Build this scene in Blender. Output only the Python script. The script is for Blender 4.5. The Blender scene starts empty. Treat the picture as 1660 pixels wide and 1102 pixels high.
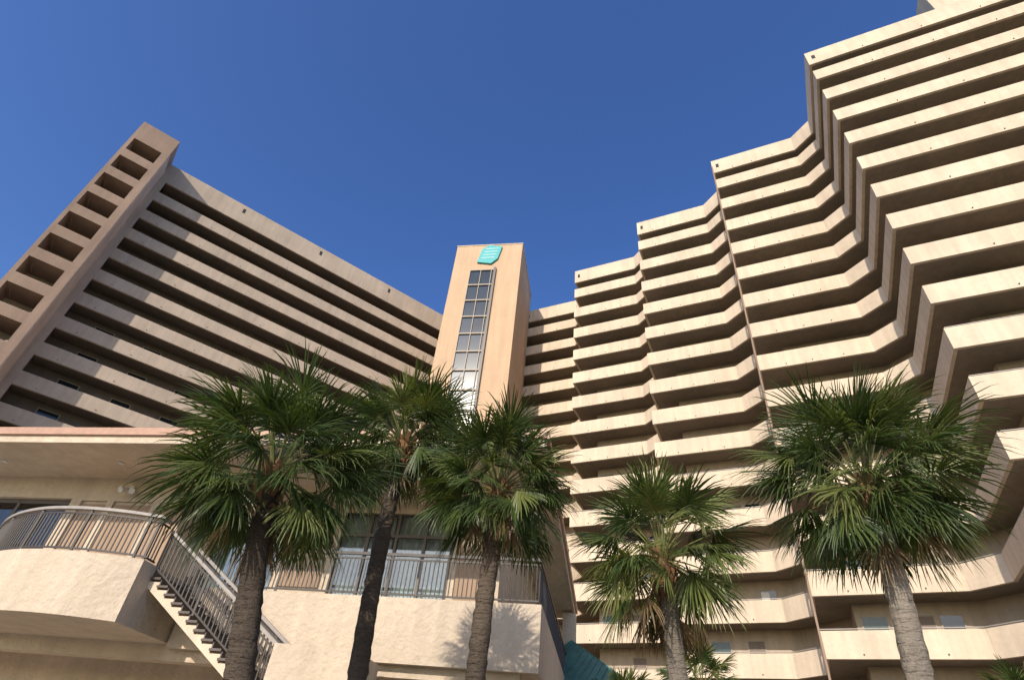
import bpy, math, random
from mathutils import Vector, Matrix
random.seed(7)
EYE=1.6
# ---------------------------------------------------------------- materials
def newmat(name):
    m=bpy.data.materials.new(name); m.use_nodes=True
    nt=m.node_tree; b=nt.nodes['Principled BSDF']; return m,nt,b
def L(nt,a,b): nt.links.new(a,b)
def stucco(name,col,var=0.12,bump=0.35,scale=9.0,rough=0.92,streak=0.12,bd=0.02):
    m,nt,b=newmat(name); N=nt.nodes
    tc=N.new('ShaderNodeTexCoord')
    n1=N.new('ShaderNodeTexNoise'); n1.inputs['Scale'].default_value=0.35; n1.inputs['Detail'].default_value=5
    L(nt,tc.outputs['Object'],n1.inputs['Vector'])
    mp=N.new('ShaderNodeMapping'); mp.inputs['Scale'].default_value=(1.6,1.6,0.12); L(nt,tc.outputs['Object'],mp.inputs['Vector'])
    n2=N.new('ShaderNodeTexNoise'); n2.inputs['Scale'].default_value=1.6; n2.inputs['Detail'].default_value=6; L(nt,mp.outputs[0],n2.inputs['Vector'])
    n3=N.new('ShaderNodeTexNoise'); n3.inputs['Scale'].default_value=scale; n3.inputs['Detail'].default_value=8; n3.inputs['Roughness'].default_value=0.65; L(nt,tc.outputs['Object'],n3.inputs['Vector'])
    def ramp(src,lo,hi):
        mr=N.new('ShaderNodeMapRange'); mr.inputs['From Min'].default_value=0.3; mr.inputs['From Max'].default_value=0.7
        mr.inputs['To Min'].default_value=lo; mr.inputs['To Max'].default_value=hi; L(nt,src,mr.inputs['Value']); return mr.outputs[0]
    a=ramp(n1.outputs[0],1-var,1+var*0.6); c=ramp(n2.outputs[0],1-streak,1+streak*0.5); d=ramp(n3.outputs[0],0.94,1.05)
    m1=N.new('ShaderNodeMath'); m1.operation='MULTIPLY'; L(nt,a,m1.inputs[0]); L(nt,c,m1.inputs[1])
    m2=N.new('ShaderNodeMath'); m2.operation='MULTIPLY'; L(nt,m1.outputs[0],m2.inputs[0]); L(nt,d,m2.inputs[1])
    vm=N.new('ShaderNodeVectorMath'); vm.operation='SCALE'; vm.inputs[0].default_value=col; L(nt,m2.outputs[0],vm.inputs['Scale'])
    L(nt,vm.outputs[0],b.inputs['Base Color']); b.inputs['Roughness'].default_value=rough
    b.inputs['Specular IOR Level'].default_value=0.2
    bp=N.new('ShaderNodeBump'); bp.inputs['Strength'].default_value=bump; bp.inputs['Distance'].default_value=bd
    L(nt,n3.outputs[0],bp.inputs['Height']); L(nt,bp.outputs[0],b.inputs['Normal'])
    return m
def plain(name,col,rough=0.5,metal=0.0,spec=0.4,var=0.1,scale=6):
    m,nt,b=newmat(name); N=nt.nodes
    tc=N.new('ShaderNodeTexCoord'); n=N.new('ShaderNodeTexNoise'); n.inputs['Scale'].default_value=scale; n.inputs['Detail'].default_value=5
    L(nt,tc.outputs['Object'],n.inputs['Vector'])
    mr=N.new('ShaderNodeMapRange'); mr.inputs['From Min'].default_value=0.3; mr.inputs['From Max'].default_value=0.7
    mr.inputs['To Min'].default_value=1-var; mr.inputs['To Max'].default_value=1+var; L(nt,n.outputs[0],mr.inputs['Value'])
    vm=N.new('ShaderNodeVectorMath'); vm.operation='SCALE'; vm.inputs[0].default_value=col; L(nt,mr.outputs[0],vm.inputs['Scale'])
    L(nt,vm.outputs[0],b.inputs['Base Color']); b.inputs['Roughness'].default_value=rough; b.inputs['Metallic'].default_value=metal
    b.inputs['Specular IOR Level'].default_value=spec
    return m
def window_glass(name,tint=(0.72,0.77,0.78)):
    m=bpy.data.materials.new(name); m.use_nodes=True; nt=m.node_tree; N=nt.nodes
    for n in list(N): N.remove(n)
    o=N.new('ShaderNodeOutputMaterial'); mx=N.new('ShaderNodeMixShader'); t=N.new('ShaderNodeBsdfTransparent'); g=N.new('ShaderNodeBsdfGlossy')
    t.inputs[0].default_value=(*tint,1); g.inputs['Roughness'].default_value=0.03; g.inputs[0].default_value=(.9,.95,1,1)
    fr=N.new('ShaderNodeFresnel'); fr.inputs[0].default_value=1.5
    ad=N.new('ShaderNodeMath'); ad.inputs[1].default_value=0.03; L(nt,fr.outputs[0],ad.inputs[0])
    L(nt,ad.outputs[0],mx.inputs[0]); L(nt,t.outputs[0],mx.inputs[1]); L(nt,g.outputs[0],mx.inputs[2]); L(nt,mx.outputs[0],o.inputs[0])
    return m
M={}
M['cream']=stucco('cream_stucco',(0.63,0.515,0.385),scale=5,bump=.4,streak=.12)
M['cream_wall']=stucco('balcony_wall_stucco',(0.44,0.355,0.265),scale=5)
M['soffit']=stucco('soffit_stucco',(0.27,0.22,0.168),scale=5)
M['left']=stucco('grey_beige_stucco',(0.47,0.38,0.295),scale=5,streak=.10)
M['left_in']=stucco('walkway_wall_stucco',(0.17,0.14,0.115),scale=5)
M['side']=stucco('tower_side_stucco',(0.68,0.56,0.45),scale=5)
M['brown']=stucco('brown_stucco',(0.33,0.235,0.175),scale=5)
M['tan']=stucco('tan_stucco',(0.55,0.385,0.25),scale=6,var=.06,streak=.08)
M['front']=stucco('lobby_stucco',(0.60,0.495,0.375),scale=6,bump=1.0,bd=.06,var=.12)
M['panel']=stucco('rough_brown_panel',(0.38,0.27,0.19),scale=40,bump=1.0,bd=.02)
M['fascia']=plain('fascia_paint',(0.42,0.25,0.17),.5)
M['rail']=plain('bronze_railing_paint',(0.05,0.04,0.034),.5)
M['railtop']=plain('grey_handrail_paint',(0.30,0.27,0.24),.5)
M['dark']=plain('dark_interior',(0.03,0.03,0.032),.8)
M['glassd']=plain('dark_glass',(0.018,0.024,0.03),.06,0,.6,var=.3,scale=.8)
M['glasst']=plain('tower_glass',(0.012,0.028,0.055),.2,0,.3,var=.3,scale=.6)
M['frame']=plain('window_frame',(0.33,0.27,0.20),.5)
M['bronze']=plain('bronze_frame',(0.10,0.08,0.065),.45)
M['glass']=window_glass('clear_glass')
M['curtain']=plain('curtain_cloth',(0.72,0.70,0.64),.9)
M['teal']=plain('teal_sign_paint',(0.02,0.34,0.36),.45,var=.05)
M['pale']=plain('pale_sign_paint',(0.45,0.68,0.66),.45,var=.05)
M['tealroof']=plain('teal_metal_roof',(0.06,0.19,0.165),.5,var=.25,scale=2)
M['door']=plain('door_paint',(0.16,0.11,0.08),.5)
M['doorg']=plain('green_door_glass',(0.03,0.06,0.055),.2,0,.4)
M['white']=plain('white_plastic',(0.6,0.58,0.54),.5)
M['kerb']=stucco('concrete_kerb',(0.36,0.34,0.31),scale=20)
# ---------------------------------------------------------------- geometry helper
class G:
    def __init__(s): s.v=[];s.f=[];s.m=[];s.mats=[]
    def mi(s,k):
        if k not in s.mats: s.mats.append(k)
        return s.mats.index(k)
    def add(s,vs,fs,k):
        o=len(s.v); s.v+= [(p[0],p[1],p[2]+EYE) for p in vs]; i=s.mi(k)
        for f in fs: s.f.append(tuple(o+j for j in f)); s.m.append(i)
    def hexa(s,c,k):
        s.add(c,[(3,2,1,0),(4,5,6,7),(0,1,5,4),(1,2,6,5),(2,3,7,6),(3,0,4,7)],k)
    def prism(s,poly,z0,z1,k):
        n=len(poly)
        s.add([(p[0],p[1],z0) for p in poly]+[(p[0],p[1],z1) for p in poly],
              [tuple(range(n-1,-1,-1)),tuple(range(n,2*n))]+[(i,(i+1)%n,n+(i+1)%n,n+i) for i in range(n)],k)
    def box(s,F,a0,a1,b0,b1,z0,z1,k):
        q=[F(a0,b0),F(a1,b0),F(a1,b1),F(a0,b1)]
        s.hexa([(p[0],p[1],z0) for p in q]+[(p[0],p[1],z1) for p in q],k)
    def beam(s,p0,p1,w,h,k):
        p0=Vector(p0);p1=Vector(p1);t=(p1-p0).normalized()
        up=Vector((0,0,1)) if abs(t.z)<.95 else Vector((0,1,0))
        a=t.cross(up).normalized()*w/2; b=a.cross(t).normalized()*h/2
        s.hexa([p0-a-b,p1-a-b,p1+a-b,p0+a-b,p0-a+b,p1-a+b,p1+a+b,p0+a+b],k)
    def ribbon(s,P,t0,t1,z0,z1,k):
        A=offs(P,t0);B=offs(P,t1);n=len(P)
        for i in range(n-1):
            q=[A[i],A[i+1],B[i+1],B[i]]
            vs=[(p[0],p[1],z0) for p in q]+[(p[0],p[1],z1) for p in q]
            fs=[(3,2,1,0),(4,5,6,7),(0,1,5,4),(2,3,7,6)]
            if i==0: fs.append((3,0,4,7))
            if i==n-2: fs.append((1,2,6,5))
            s.add(vs,fs,k)
    def tube(s,pts,rs,n,k,jit=None):
        vs=[];fs=[]
        for i,(p,r) in enumerate(zip(pts,rs)):
            p=Vector(p)
            t=(Vector(pts[min(i+1,len(pts)-1)])-Vector(pts[max(i-1,0)])).normalized()
            a=t.cross(Vector((0,1,0.01))).normalized(); b=t.cross(a)
            for j in range(n):
                th=2*math.pi*j/n; rr=r*(1+(jit.uniform(-.06,.06) if jit else 0)); vs.append(p+(a*math.cos(th)+b*math.sin(th))*rr)
        for i in range(len(pts)-1):
            for j in range(n):
                fs.append((i*n+j,i*n+(j+1)%n,(i+1)*n+(j+1)%n,(i+1)*n+j))
        fs.append(tuple(range(n-1,-1,-1))); fs.append(tuple((len(pts)-1)*n+j for j in range(n)))
        s.add(vs,fs,k)
    def make(s,name,parent=None,smooth=False,fix=True):
        me=bpy.data.meshes.new(name); me.from_pydata([tuple(v) for v in s.v],[],s.f)
        for k in s.mats: me.materials.append(M[k])
        me.polygons.foreach_set('material_index',s.m)
        if smooth: me.polygons.foreach_set('use_smooth',[True]*len(s.f))
        me.update()
        if fix:
            import bmesh
            bm=bmesh.new(); bm.from_mesh(me); bmesh.ops.recalc_face_normals(bm,faces=bm.faces); bm.to_mesh(me); bm.free()
        o=bpy.data.objects.new(name,me); bpy.context.scene.collection.objects.link(o)
        if parent: o.parent=parent
        return o
def offs(P,t):
    n=len(P);R=[]
    for i in range(n):
        ds=[]
        if i>0: d=(Vector(P[i])-Vector(P[i-1])).normalized(); ds.append(Vector((-d.y,d.x)))
        if i<n-1: d=(Vector(P[i+1])-Vector(P[i])).normalized(); ds.append(Vector((-d.y,d.x)))
        if len(ds)==1: m=ds[0]*t
        else:
            b=(ds[0]+ds[1]).normalized(); m=b*(t/max(.3,b.dot(ds[0])))
        R.append(Vector(P[i])+m)
    return R
def empty(name):
    e=bpy.data.objects.new(name,None); bpy.context.scene.collection.objects.link(e); e.empty_display_size=.5; return e
def frame(u,v,o=(0,0)):
    return lambda a,b:(o[0]+u[0]*a+v[0]*b, o[1]+u[1]*a+v[1]*b)
# ================================================================ RIGHT WING (zig-zag balconies)
FR=frame((.886,-.464),(.464,.886))
corners=[(-15.89,44.1),(-7.56,39.6),(0.71,34.8),(9.11,27.4),(25.6,22.8)]
loc=[(-27.0,48.7)]; w=48.7; fronts=[]
lastf=-27.0
for cf,cw in corners:
    fronts.append((lastf,cf-1.5,w))
    loc+= [(cf-1.5,w),(cf,w-1.2),(cf,cw)]; w=cw; lastf=cf
loc.append((36,w)); fronts.append((lastf,36,w))
P=[Vector(FR(*p)) for p in loc]
H=49.0; FH=2.9
hotel=empty('balcony_hotel_building')
g=G(); gs=G(); gw=G(); gd=G(); gr=G()
for k in range(0,17):
    top=H-FH*k; hb=1.85 if k==0 else 1.25
    g.ribbon(P,0,.18,top-hb,top,'cream')
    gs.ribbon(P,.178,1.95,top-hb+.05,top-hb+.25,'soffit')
    if k>=10:
        gr.ribbon(P,.06,.12,top+.07,top+.11,'railtop')
    for fi,(f0,f1,ww) in enumerate(fronts):
        for j in range(1,4):
            ff=f0+(f1-f0)*j/4+random.uniform(-.1,.1)
            gd.box(FR,ff-.03,ff+.03,ww-.05,ww+.02,top-hb+.16,top-hb+.22,'rail')
        mid=f0+(f1-f0)*.5
        if k>0:
            zf=top-1.0
            for (a,b,mt) in ((f0+2.2,f0+3.3,'doorg'),(mid+1.0,mid+1.9,'door'),(mid+2.2,mid+3.1,'glassd')):
                if b<f1 and random.random()<.7:
                    gd.box(FR,a-.06,b+.06,ww+1.855,ww+1.92,zf,zf+2.12,'frame')
                    gd.box(FR,a,b,ww+1.84,ww+1.90,zf+.02,zf+2.05,mt)
                    if mt=='glassd' and random.random()<.5: gd.box(FR,a+.03,b-.4,ww+1.83,ww+1.87,zf+.05,zf+2.0,'curtain')
g.make('balcony_parapets',hotel); gs.make('balcony_slabs',hotel)
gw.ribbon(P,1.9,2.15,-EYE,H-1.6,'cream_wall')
back=[Vector(FR(36,60)),Vector(FR(-27,66))]
A=offs(P,.17)
gw.prism([tuple(p) for p in A]+[tuple(b) for b in back],H-1.5,H-1.3,'soffit')
q0=FR(36,60);q1=FR(-27,66)
gw.add([(q0[0],q0[1],-EYE),(q1[0],q1[1],-EYE),(q1[0],q1[1],H-.8),(q0[0],q0[1],H-.8)],[(0,1,2,3)],'cream_wall')
q0=FR(36,24.8);q1=FR(36,60)
gw.add([(q0[0],q0[1],-EYE),(q1[0],q1[1],-EYE),(q1[0],q1[1],H-.8),(q0[0],q0[1],H-.8)],[(0,1,2,3)],'cream_wall')
gw.box(FR,18.4,36.5,27.9,44,H-1.3,H+4.5,'cream')
gw.make('rear_walls_and_roof',hotel)
gd.make('doors_and_drains',hotel); gr.make('balcony_handrails',hotel)
gp=G()
c2=corners[2]
pp=FR(c2[0]+.02,c2[1]-.09)
gp.tube([(pp[0],pp[1],-EYE),(pp[0],pp[1],H-1.0)],[.06,.06],8,'brown')
for (cf,cw) in [(-24.0,48.7)]+corners:
    gp.box(FR,cf+.35,cf+.6,cw-.02,cw+.05,H-1.15,H-.65,'dark')
gp.make('downpipe_and_scuppers',hotel)
# ================================================================ LEFT WING
gx,gy=.826,.564
FL=frame((gx,gy),(-gy,gx),(-37.2,37.5))
lw=empty('walkway_hotel_building')
g=G();gd=G()
PE=37.5; HL=49.0; LH=2.76
g.box(FL,0,PE,0,.2,HL-2.55,HL,'left')
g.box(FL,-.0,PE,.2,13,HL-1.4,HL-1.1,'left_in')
g.box(FL,0,.75,.003,.2,-EYE,HL-2.55,'left')
for k in range(0,17):
    ot=HL-2.55-LH*k
    bt=ot-1.55
    g.box(FL,.75,PE,0,.2,ot-LH,bt,'left')
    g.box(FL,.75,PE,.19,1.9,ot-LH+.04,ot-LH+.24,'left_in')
    zf=ot-LH+.24
    if k==0: g.box(FL,.75,PE,.19,1.9,HL-2.5,HL-2.3,'left_in')
    p=1.6; j=0
    while p<PE-3:
        gd.box(FL,p,p+.95,1.76,1.83,zf,zf+2.05,'door')
        gd.box(FL,p+1.3,p+2.7,1.76,1.83,zf+.8,zf+2.1,'glassd')
        gd.box(FL,p+1.22,p+2.78,1.79,1.84,zf+.72,zf+2.18,'frame')
        p+=3.9
    for j in range(9):
        q=2.2+j*4.1
        gd.box(FL,q,q+.06,-.05,.02,ot-LH+.2,ot-LH+.26,'rail')
for q in (8,17,26):
    gd.box(FL,q,q+.28,-.02,.05,HL-1.1,HL-.5,'dark')
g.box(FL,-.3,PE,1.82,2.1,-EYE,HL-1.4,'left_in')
g.box(FL,-.3,PE,12.8,13.05,-EYE,HL-.3,'left')
g.box(FL,-.3,0,.2,12.8,-EYE,HL-.3,'left')
g.box(FL,PE,PE+.3,0,13,-EYE,HL-.3,'left')
g.make('walkway_parapets_and_walls',lw); gd.make('doors_and_windows',lw)
st=empty('stair_tower'); g=G()
T0,T1=-.55,2.85; TD=3.75; TH=49.6
FT=frame((gx,gy),(-gy,gx),(-37.85,33.55))
g.box(FT,T1-.62,T1,0,TD-.05,-EYE,TH,'brown')
g.box(FT,T0,T0+.30,.0,TD+6,-EYE,TH,'brown')
g.box(FT,T0+.30,T1-.62,2.6,TD+2,-EYE,TH-.01,'side')
g.box(FT,T0+.30,T1-.62,0.003,2.6,TH-2.6,TH-.003,'brown')
for k in range(18):
    t=TH-2.6-LH*k-1.75
    g.box(FT,T0+.30,T1-.62,.003,.22,t-1.01,t,'brown')
    g.box(FT,T0+.30,T1-.62,.22,2.6,t-.97,t-.8,'brown')
    a0=FT(T0+.5,1.7);a1=FT(T1-.8,1.7)
    g.beam((a0[0],a0[1],t-.9),(a1[0],a1[1],t+.5),1.4,.2,'side')
g.make('stair_tower_walls',st)
g=G(); g.box(FT,T1,T1+.05,0.05,TD-.1,-EYE,TH-2.2,'side'); g.make('side_wall_render',st)
# ================================================================ ELEVATOR TOWER
et=empty('elevator_tower'); g=G()
u=(.98,-.199); v=(.199,.98)
FE=frame(u,v,(-7.6,46.9))
W=7.8; TE=51.5
g.box(FE,0,2.05,0,9.0,-EYE,TE,'tan'); g.box(FE,5.1,W,0,9.0,-EYE,TE,'tan')
g.box(FE,2.05,5.1,.003,9.0,47.5,TE-.003,'tan')
g.box(FE,2.05,5.1,.9,9.0,-EYE,47.5,'tan')
g.box(FE,-.06,W+.06,-.06,.12,TE,TE+.12,'cream'); g.box(FE,W-.12,W+.06,.12,9.06,TE,TE+.12,'cream')
g.make('tower_walls',et)
g=G()
g.box(FE,2.1,5.05,.10,.16,-EYE,47.45,'glasst')
z=47.45; 
while z>0:
    g.box(FE,2.05,5.1,-.05,.2,z-.15,z+.0,'frame'); z-=2.35
for a in (2.05,3.3,4.5): g.box(FE,a,a+.07,-.04,.18,-EYE,47.4,'frame')
g.box(FE,4.85,5.1,-.30,.2,-EYE,47.5,'bronze')
g.make('tower_window_strip',et)
g=G()
def sgn(pts,b0,b1,k):
    n=len(pts); vs=[(*FE(a,b0),z) for a,z in pts]+[(*FE(a,b1),z) for a,z in pts]
    g.add(vs,[tuple(range(n)),tuple(range(2*n-1,n-1,-1))]+[(i,(i+1)%n,n+(i+1)%n,n+i) for i in range(n)],k)
oct_=[(2.75,48.5),(4.4,48.2),(5.1,49.0),(5.45,51.0),(3.9,51.3),(3.1,50.6)]
sgn(oct_,-.22,-.02,'teal')
for i in range(4):
    z=49.1+i*.5; sgn([(3.2+i*.12,z),(4.7+i*.12,z),(4.72+i*.12,z+.1),(3.22+i*.12,z+.1)],-.25,-.2,'pale')
g.make('tower_emblem',et)
# ================================================================ LOBBY BUILDING
lb=empty('lobby_building')
FB=frame(u,v)
g=G(); gr=G(); gg=G()
FL2=4.0
g.box(FB,-27,-1.5,12.6,28,7.02,7.3,'front')
g.box(FB,-27.0,-1.45,12.52,12.6,7.0,7.36,'front'); g.box(FB,-27.05,-1.40,12.44,12.55,7.22,7.44,'fascia')
g.box(FB,-1.5,-1.42,12.6,28,7.0,7.36,'front'); g.box(FB,-1.42,-1.34,12.5,28,7.22,7.44,'fascia')
for a in (-22,-18,-14,-10,-6):
    q=FB(a,13.7); g.tube([(q[0],q[1],6.98),(q[0],q[1],7.03)],[.09,.09],12,'white')
g.box(FB,-27,-20,14.8,15.05,2.6,7.02,'front')
g.box(FB,-20,-16.1,14.8,15.05,6.35,7.02,'front'); g.box(FB,-16.1,-15.75,14.8,15.05,FL2,7.02,'front')
g.box(FB,-15.75,-12.2,14.8,15.05,6.3,7.02,'front')
g.box(FB,-15.75,-12.2,14.88,15.05,FL2,6.3,'front')
for a,b in ((-15.7,-14.85),(-14.6,-13.3),(-13.05,-12.3)): g.box(FB,a,b,14.84,14.9,FL2+.3,6.2,'panel')
for a in (-14.85,-13.3): g.box(FB,a+.0,a+.22,14.80,14.9,FL2,6.3,'front')
g.box(FB,-12.45,-12.2,15.05,16.3,FL2,7.02,'front')
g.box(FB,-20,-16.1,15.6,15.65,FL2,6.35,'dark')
for a in (-20,-18.1,-16.2): g.box(FB,a,a+.1,14.95,15.03,FL2,6.35,'bronze')
g.box(FB,-20,-16.1,14.95,15.03,6.22,6.35,'bronze'); gg.box(FB,-20,-16.1,14.98,14.99,FL2,6.3,'glass')
g.box(FB,-12.2,-11.9,16.2,16.45,FL2,7.02,'front')
def win(a,b,z0,z1,n,tr):
    gg.box(FB,a,b,16.27,16.28,z0,z1,'glass')
    for i in range(n+1):
        x=a+(b-a)*i/n; g.box(FB,x-.04,x+.04,16.22,16.33,z0,z1,'bronze')
    for z in (z0,z1,tr): g.box(FB,a,b,16.225,16.325,z-.04,z+.04,'bronze')
    m=int((b-a)/.03); vs=[];fs=[]
    for i in range(m+1):
        x=a+(b-a)*i/m; y=16.50+.05*math.sin(i*.95)+.02*math.sin(i*.37)
        X,Y=FB(x,y); vs+=[(X,Y,z0),(X,Y,z1)]
    for i in range(m):
        t=i/m
        if .44<t<.5: continue
        fs.append((2*i,2*i+2,2*i+3,2*i+1))
    g.add(vs,fs,'curtain')
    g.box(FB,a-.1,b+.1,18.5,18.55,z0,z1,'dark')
win(-11.9,-9.6,FL2,6.75,2,6.07)
g.box(FB,-9.6,-7.85,16.2,16.45,FL2,6.75,'front'); g.box(FB,-9.35,-8.1,16.15,16.21,FL2+.5,6.4,'panel')
win(-7.85,-4.35,FL2,6.75,4,6.07)
g.box(FB,-11.9,-4.35,16.2,16.45,6.75,7.02,'front')
g.box(FB,-4.35,-2.9,16.2,16.45,FL2,7.02,'front'); g.box(FB,-4.15,-3.2,16.15,16.21,FL2+.3,6.1,'panel')
g.box(FB,-3.15,-2.9,16.45,28,FL2,7.02,'front')
g.box(FB,-27,-2.9,27.8,28,-EYE,7.02,'front')
g.box(FB,-27,-26.8,15.05,27.8,-EYE,7.02,'front')
g.box(FB,-27,-1.56,14.83,28,2.62,FL2-.1,'front')
g.box(FB,-10.85,-1.56,14.65,14.83,2.5,3.95,'front')
g.box(FB,-1.74,-1.55,14.83,27.0,2.5,3.95,'front')
arc=[(-22,18.0),(-19.6,16.2),(-18,14.75),(-16.5,13.5),(-15.6,12.9),(-14.7,12.5),(-13.8,12.28),(-12.8,12.25),(-11.8,12.4),(-10.9,12.7)]
def cr(pts,n=6):
    out=[]
    for i in range(len(pts)-1):
        p0=Vector(pts[max(i-1,0)]);p1=Vector(pts[i]);p2=Vector(pts[i+1]);p3=Vector(pts[min(i+2,len(pts)-1)])
        for j in range(n):
            t=j/n; out.append(.5*((2*p1)+(p2-p0)*t+(2*p0-5*p1+4*p2-p3)*t*t+(3*p1-p0-3*p2+p3)*t**3))
    out.append(Vector(pts[-1])); return out
arcS=cr(arc[1:])
poly=[FB(p.x,p.y) for p in arcS if p.y<14.8]+[FB(-10.9,14.82),FB(-18.1,14.82)]
g.prism(poly,2.6,3.98,'front')
# lower storey
g.box(FB,-27,-1.9,17.2,17.4,-EYE,2.62,'front')
g.box(FB,-27,-2.0,14.9,15.3,2.25,2.62,'front')
for a in (-21,-7.5,-2.6): g.box(FB,a-.25,a+.25,14.95,15.45,-EYE,2.25,'front')
for a in (-19.5,-15,-10.5,-5.5):
    g.box(FB,a-1.0,a+1.0,17.12,17.22,-EYE,.9,'bronze'); g.box(FB,a-.9,a+.9,17.08,17.15,-EYE+.1,.8,'glassd')
g.box(FB,-1.9,-1.35,26.6,27.3,-EYE,6.9,'front')
g.make('lobby_walls',lb); gg.make('window_glazing',lb)
def rail(pts,h,step=.115,top='railtop',tw=.09,posts=1.5):
    d=0; nxt=0
    for i in range(len(pts)-1):
        a=Vector(pts[i]);b=Vector(pts[i+1]); Ln=(Vector((b.x,b.y))-Vector((a.x,a.y))).length
        gr.beam(a+Vector((0,0,h)),b+Vector((0,0,h)),tw,.07,top)
        gr.beam(a+Vector((0,0,.09)),b+Vector((0,0,.09)),.035,.04,'rail')
        gr.beam(a+Vector((0,0,h-.12)),b+Vector((0,0,h-.12)),.035,.04,'rail')
        while nxt<=d+Ln:
            t=(nxt-d)/Ln; p=a.lerp(b,t); big=abs((nxt/posts)-round(nxt/posts))*posts<step/2
            ww=.055 if big else .026
            gr.beam(p+Vector((0,0,0)) if big else p+Vector((0,0,.09)),p+Vector((0,0,h-.02 if big else h-.12)),ww,ww,'rail'); nxt+=step
        d+=Ln
def r3(pts,z): return [(*FB(a,b),z) for a,b in pts]
rail([(*FB(p.x,p.y),3.98) for p in offs([Vector((q.x,q.y)) for q in arcS if q.y<14.9],.12)],1.07,tw=.12)
rail(r3([(-11.02,12.8),(-11.02,13.2)],3.98),1.07)
rail(r3([(-10.0,14.74),(-1.65,14.74),(-1.65,26.8)],3.95),1.07,top='rail',tw=.07)
# diagonal stair
n=14; s0,z0=-10.9,3.9; rise=.178; run=.278
prof=[(s0,z0)]
for i in range(n): 
    prof+= [(s0+run*i,z0-rise*(i+1)),(s0+run*(i+1),z0-rise*(i+1))]
gst=G()
for (da,db) in ((13.2,13.28),(14.42,14.5)):
    low=[(s0+run*n,z0-rise*n-.36),(s0,z0-.42)]
    pr=[(a,z-.10) for a,z in prof]+low; m=len(pr)
    vs=[(*FB(a,da),z) for a,z in pr]+[(*FB(a,db),z) for a,z in pr]
    gst.add(vs,[tuple(range(m)),tuple(range(2*m-1,m-1,-1))]+[(i,(i+1)%m,m+(i+1)%m,m+i) for i in range(m)],'cream')
for i in range(n):
    gst.box(FB,s0+run*i-.02,s0+run*(i+1),13.16,14.54,z0-rise*(i+1)-.05,z0-rise*(i+1),'bronze')
    gst.box(FB,s0+run*i,s0+run*i+.03,13.2,14.5,z0-rise*(i+1),z0-rise*i-.05,'bronze')
zl=z0-rise*n; sl=s0+run*n
gst.box(FB,sl,sl+1.6,13.1,14.6,zl-.25,zl,'front')
gst.box(FB,sl-.05,sl+1.75,12.9,13.1,-EYE,2.43,'front'); gst.box(FB,sl+1.6,sl+1.75,13.1,14.6,-EYE,2.43,'front')
gst.make('stair_flight',lb)
for dd in (13.24,14.46):
    rail([(*FB(s0,dd),z0-.05),(*FB(sl,dd),zl-.05)],1.0,step=.12,tw=.12)
gr.make('railings',lb)
gl=G(); c=FB(-14.2,14.7)
gl.tube([(c[0],c[1],6.62),(c[0]-.1,c[1]-.3,6.5)],[.05,.09],10,'white'); gl.box(FB,-14.28,-14.12,14.7,14.8,6.55,6.75,'white')
gl.tube([(c[0]+.1,c[1],6.62),(c[0]+.22,c[1]-.25,6.5)],[.05,.09],10,'white')
gl.make('flood_light',lb)
# ================================================================ PAVILION with teal roof
pv=empty('teal_roof_pavilion'); g=G()
FP=frame((.886,-.464),(.464,.886),(3.8,26.2))
ap=(*FP(0,0),5.75); hs=4.0
c=[(*FP(a*hs,b*hs),3.2) for a,b in((-1,-1),(1,-1),(1,1),(-1,1))]
g.add(c+[ap],[(0,1,4),(1,2,4),(2,3,4),(3,0,4),(3,2,1,0)],'tealroof')
for i in range(4):
    a=Vector(c[i]);b=Vector(c[(i+1)%4]);m=(a+b)/2;apv=Vector(ap)
    for j in range(-14,15):
        t=j/15; s_=m.lerp(b if t>0 else a,abs(t)); e_=s_.lerp(s_+(apv-m),1-abs(t))
        up=Vector((0,0,.03)); g.beam(s_+up,e_+up,.03,.07,'tealroof')
for a in (-1,1):
    for b in (-1,1): g.box(FP,a*3.5-.15,a*3.5+.15,b*3.5-.15,b*3.5+.15,-EYE,3.18,'front')
g.make('pavilion_roof_and_posts',pv)
# ================================================================ PALMS
def leafmat(name,c1,c2,c3):
    m,nt,b=newmat(name);N=nt.nodes
    tc=N.new('ShaderNodeTexCoord');n=N.new('ShaderNodeTexNoise');n.inputs['Scale'].default_value=2.2;n.inputs['Detail'].default_value=6
    L(nt,tc.outputs['Object'],n.inputs['Vector']); r=N.new('ShaderNodeValToRGB')
    r.color_ramp.elements[0].position=.3;r.color_ramp.elements[0].color=(*c1,1);r.color_ramp.elements[1].position=.72;r.color_ramp.elements[1].color=(*c3,1)
    e=r.color_ramp.elements.new(.52);e.color=(*c2,1)
    L(nt,n.outputs[0],r.inputs[0]);L(nt,r.outputs[0],b.inputs['Base Color']);b.inputs['Roughness'].default_value=.42;b.inputs['Specular IOR Level'].default_value=.4
    tr=N.new('ShaderNodeBsdfTranslucent');mx=N.new('ShaderNodeMixShader');mx.inputs[0].default_value=.2
    sc_=N.new('ShaderNodeVectorMath');sc_.operation='MULTIPLY';sc_.inputs[1].default_value=(2.0,2.0,.8);L(nt,r.outputs[0],sc_.inputs[0]);L(nt,sc_.outputs[0],tr.inputs[0])
    o=N['Material Output'];L(nt,b.outputs[0],mx.inputs[1]);L(nt,tr.outputs[0],mx.inputs[2]);L(nt,mx.outputs[0],o.inputs[0])
    return m
M['leaf']=leafmat('palm_leaf_green',(.030,.052,.014),(.055,.085,.022),(.10,.125,.036))
M['leafl']=leafmat('palm_leaf_light',(.08,.11,.03),(.13,.155,.045),(.20,.20,.07))
M['deadleaf']=leafmat('palm_leaf_dead',(.10,.065,.035),(.17,.115,.06),(.24,.17,.10))
M['petiole']=plain('palm_petiole',(.15,.15,.05),.5)
M['boot']=stucco('palm_boot_fibre',(.22,.12,.06),var=.4,scale=30,bump=1)
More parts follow.
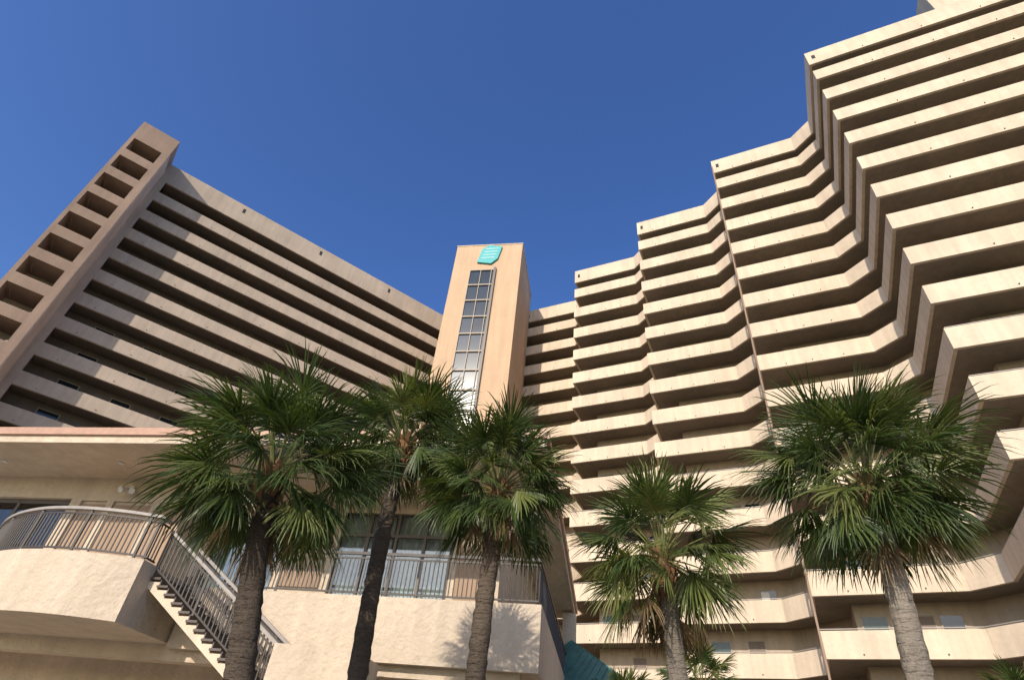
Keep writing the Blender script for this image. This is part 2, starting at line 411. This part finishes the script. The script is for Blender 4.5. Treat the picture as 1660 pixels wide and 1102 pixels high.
def trunkmat(name,col):
    m=stucco(name,col,var=.35,bump=1.0,scale=22,streak=.25,bd=.05)
    nt=m.node_tree;N=nt.nodes
    tc=N.new('ShaderNodeTexCoord');mp=N.new('ShaderNodeMapping');mp.inputs['Scale'].default_value=(3,3,14);L(nt,tc.outputs['Object'],mp.inputs['Vector'])
    wv=N.new('ShaderNodeTexNoise');wv.inputs['Scale'].default_value=1.6;wv.inputs['Detail'].default_value=6
    L(nt,mp.outputs[0],wv.inputs['Vector'])
    b2=N.new('ShaderNodeBump');b2.inputs['Strength'].default_value=1.0;b2.inputs['Distance'].default_value=.09
    bs=[n for n in N if n.type=='BUMP' and n!=b2][0]
    L(nt,wv.outputs[0],b2.inputs['Height']);L(nt,bs.outputs[0],b2.inputs['Normal']);L(nt,b2.outputs[0],N['Principled BSDF'].inputs['Normal'])
    return m
M['trunkd']=trunkmat('palm_trunk_dark',(.105,.08,.06)); M['trunkl']=trunkmat('palm_trunk_grey',(.34,.29,.235))
def fan(g,o,az,el,Lp,Ls,droop,mat,rnd,roll,nseg=38,spread=105):
    t=Vector((math.cos(az)*math.cos(el),math.sin(az)*math.cos(el),math.sin(el)))
    pts=[o];d=t.copy();p=o.copy();n=4
    for i in range(n):
        p=p+d*(Lp/n); pts.append(p.copy()); d=(d+Vector((0,0,-.10*droop-.02))).normalized()
    g.tube(pts,[.020,.015,.012,.011,.009],4,'petiole' if mat!='deadleaf' else 'deadleaf')
    t=d; sd=t.cross(Vector((0,0,1)))
    if sd.length<.1: sd=Vector((-math.sin(az),math.cos(az),0))
    sd.normalize(); sd=(Matrix.Rotation(roll,3,t)@sd); nr=sd.cross(t).normalized()
    if nr.z<0 and el>-.2: nr=-nr
    c=pts[-1]
    for i in range(nseg):
        th=math.radians(-spread+2*spread*(i+.5)/nseg+rnd.uniform(-3,3))
        Lseg=Ls*(.58+.42*math.cos(th*.75))*rnd.uniform(.80,1.12)
        start=c+t*(.12*max(0,math.cos(th)))
        dr=(t*math.cos(th)+sd*math.sin(th)); dr=(dr-nr*(.50*abs(math.sin(th))+.10*math.cos(th))+nr*rnd.uniform(-.14,.14)).normalized()
        w_=dr.cross(nr).normalized()
        rows=[(.0,.004),(.32,.014),(.66,.011),(.88,.006),(1.0,0.0)]
        vs=[];pos=start.copy();dd=dr.copy();last=0
        for r,hw in rows:
            step=(r-last)*Lseg;last=r
            pos=pos+dd*step
            g_=droop*(r**1.3)*(.40 if r<.6 else 1.0)*rnd.uniform(.5,1.5)
            dd=(dd+Vector((0,0,-g_))).normalized()
            if hw>0: vs+=[pos-w_*hw,pos+nr*(hw*.55),pos+w_*hw]
            else: vs+=[pos]
        fs=[]
        for q in range(3):
            a=q*3;fs+=[(a,a+1,a+4,a+3),(a+1,a+2,a+5,a+4)]
        fs+=[(9,10,12),(10,11,12)]
        g.add(vs,fs,mat)
def palm(base,top,r0,r1,R,nl,tm,seed,elmin=-36,dead=4,name='palm_tree',light=.25,deadR=.36):
    rnd=random.Random(seed); e=empty(name); base=Vector(base);top=Vector(top)
    g=G();pts=[];rs=[];n=80
    for i in range(n+1):
        t=i/n;p=base.lerp(top,t)+Vector((math.sin(t*3.1+seed)*.09*math.sin(math.pi*t),math.cos(t*2.7+seed)*.05*math.sin(math.pi*t),0))
        pts.append(p);rs.append((r0*(1-t)+r1*t)*(1+rnd.uniform(-.035,.035)+(.06 if i%3==0 else 0))+(.10*(1-t)**8))
    g.tube(pts,rs,18,tm,rnd);g.make('trunk',e,smooth=True)
    g=G()
    for i in range(50):
        a=i*2.4;z=-.6+.7*i/50;o=top+Vector((math.cos(a)*r1*.8,math.sin(a)*r1*.8,z));
        el=math.radians(rnd.uniform(45,75));d=Vector((math.cos(a)*math.cos(el),math.sin(a)*math.cos(el),math.sin(el)));ln=rnd.uniform(.14,.30)
        g.beam(o,o+d*ln,.06,.025,'boot')
    g.tube([top+Vector((0,0,-.3)),top+Vector((0,0,.1)),top+Vector((0,0,.35))],[r1*1.1,r1*1.25,.06],12,'boot')
    g.make('leaf_boots',e)
    g=G()
    for i in range(nl):
        t=(i+.5)/nl
        el=math.radians(84-(84-elmin)*t**.95+rnd.uniform(-10,10)); az=i*2.39996+rnd.uniform(-.35,.35)
        sc=(1-.12*max(0,t-.6)/.4)*rnd.uniform(.85,1.08)
        Lp=R*rnd.uniform(.36,.56)*(1.0 if t>.12 else .85)*sc;Ls=R*rnd.uniform(.44,.56)*sc
        o=top+Vector((math.cos(az)*.08,math.sin(az)*.08,.25*(1-t)))
        mt='leafl' if rnd.random()<light*.6 else 'leaf'
        fan(g,o,az,el,Lp,Ls,.14+.52*t+rnd.uniform(-.1,.25),mt,rnd,rnd.uniform(-1.0,1.0),spread=rnd.uniform(75,108))
    for i in range(dead):
        az=rnd.uniform(0,6.28);fan(g,top+Vector((0,0,-.05)),az,math.radians(rnd.uniform(-65,-35)),R*deadR,R*deadR,.8,'deadleaf',rnd,rnd.uniform(-.8,.8),nseg=16,spread=45)
    g.make('crown',e,fix=False)
    return e
palm((-2.35,8.0,-EYE),(-3.22,8.0,3.42),.19,.14,1.70,78,'trunkd',1,light=.3)
palm((-1.62,10.0,-EYE),(-1.84,10.0,5.2),.16,.12,1.45,62,'trunkd',2)
palm((.15,9.2,-EYE),(.05,9.2,4.12),.16,.12,1.50,68,'trunkd',3,light=.3)
palm((3.05,9.0,-EYE),(2.70,9.0,3.2),.18,.11,1.52,54,'trunkl',4,light=.9,dead=9,deadR=.42)
palm((5.1,7.6,-EYE),(5.42,7.6,4.05),.19,.13,1.75,82,'trunkl',5,light=.4)
for i,(x,y,z,R) in enumerate([(5.2,15.0,2.45,.95),(3.3,14.5,1.9,.75),(12.7,14.6,2.7,1.0)]):
    palm((x,y,-EYE),(x,y,z),.10,.09,R,28,'trunkl',20+i,elmin=-20,dead=2,name='small_fan_palm',light=1.0)
# ================================================================ GROUND
M['grass']=stucco('lawn_grass',(.07,.10,.035),var=.35,scale=60,bump=1,streak=0)
M['paving']=stucco('concrete_paving',(.38,.34,.28),var=.1,scale=25,streak=0)
M['asphalt']=stucco('asphalt',(.05,.05,.05),var=.2,scale=60,streak=0)
def sheet(name,x0,x1,y0,y1,z,k):
    g=G();g.add([(x0,y0,z-EYE),(x1,y0,z-EYE),(x1,y1,z-EYE),(x0,y1,z-EYE)],[(0,1,2,3)],k);return g.make(name)
sheet('ground',-3000,3000,-3000,3000,-.01,'grass')
sheet('paved_forecourt',-40,40,-12,64,0,'paving')
sheet('road',-300,300,-24,-14,.0,'asphalt')
g=G();F0=frame((1,0),(0,1))
g.box(F0,-5,8,6.6,6.75,-EYE,-EYE+.14,'kerb');g.box(F0,-5,8,11.0,11.15,-EYE,-EYE+.14,'kerb');g.box(F0,-5,-4.85,6.75,11.0,-EYE,-EYE+.14,'kerb');g.box(F0,7.85,8,6.75,11.0,-EYE,-EYE+.14,'kerb')
g.box(F0,-4.85,7.85,6.75,11.0,-EYE+.004,-EYE+.09,'grass');g.make('planting_bed_kerb')
# ================================================================ LIGHT / SKY / CAMERA
el=math.radians(29); sh=Vector((-.425,-.904)).normalized()
s=Vector((sh.x*math.cos(el),sh.y*math.cos(el),math.sin(el)))
sun=bpy.data.lights.new('sun','SUN');sun.energy=4.5;sun.angle=math.radians(.5);sun.color=(1,.90,.77)
so=bpy.data.objects.new('sun',sun);so.rotation_euler=s.to_track_quat('Z','Y').to_euler();bpy.context.scene.collection.objects.link(so)
w=bpy.data.worlds.new('World');bpy.context.scene.world=w;w.use_nodes=True;nt=w.node_tree
sk=nt.nodes.new('ShaderNodeTexSky');sk.sky_type='NISHITA';sk.sun_disc=False;sk.sun_elevation=el;sk.sun_rotation=math.atan2(s.x,s.y)
sk.air_density=1.0;sk.dust_density=1.2;sk.ozone_density=3.0
hs_=nt.nodes.new('ShaderNodeHueSaturation');hs_.inputs['Hue'].default_value=.514;hs_.inputs['Saturation'].default_value=1.22;hs_.inputs['Value'].default_value=1.4
nt.links.new(sk.outputs[0],hs_.inputs['Color'])
bg=nt.nodes['Background'];nt.links.new(hs_.outputs[0],bg.inputs[0]);bg.inputs[1].default_value=.145
cam=bpy.data.cameras.new('camera');co=bpy.data.objects.new('camera',cam);bpy.context.scene.collection.objects.link(co)
cam.sensor_width=36;cam.lens=20.386;cam.clip_end=6000;cam.clip_start=.1
X=Vector((.994,-.0685,.084)).normalized();Z=Vector((0,-.7751,-.6319)).normalized();Z=(Z-X*Z.dot(X)).normalized();Y=Z.cross(X)
mt=Matrix((X,Y,Z)).transposed().to_4x4();mt.translation=Vector((0,0,EYE));co.matrix_world=mt
bpy.context.scene.camera=co
sc=bpy.context.scene;sc.view_settings.view_transform='Standard';sc.view_settings.look='None';sc.view_settings.exposure=0
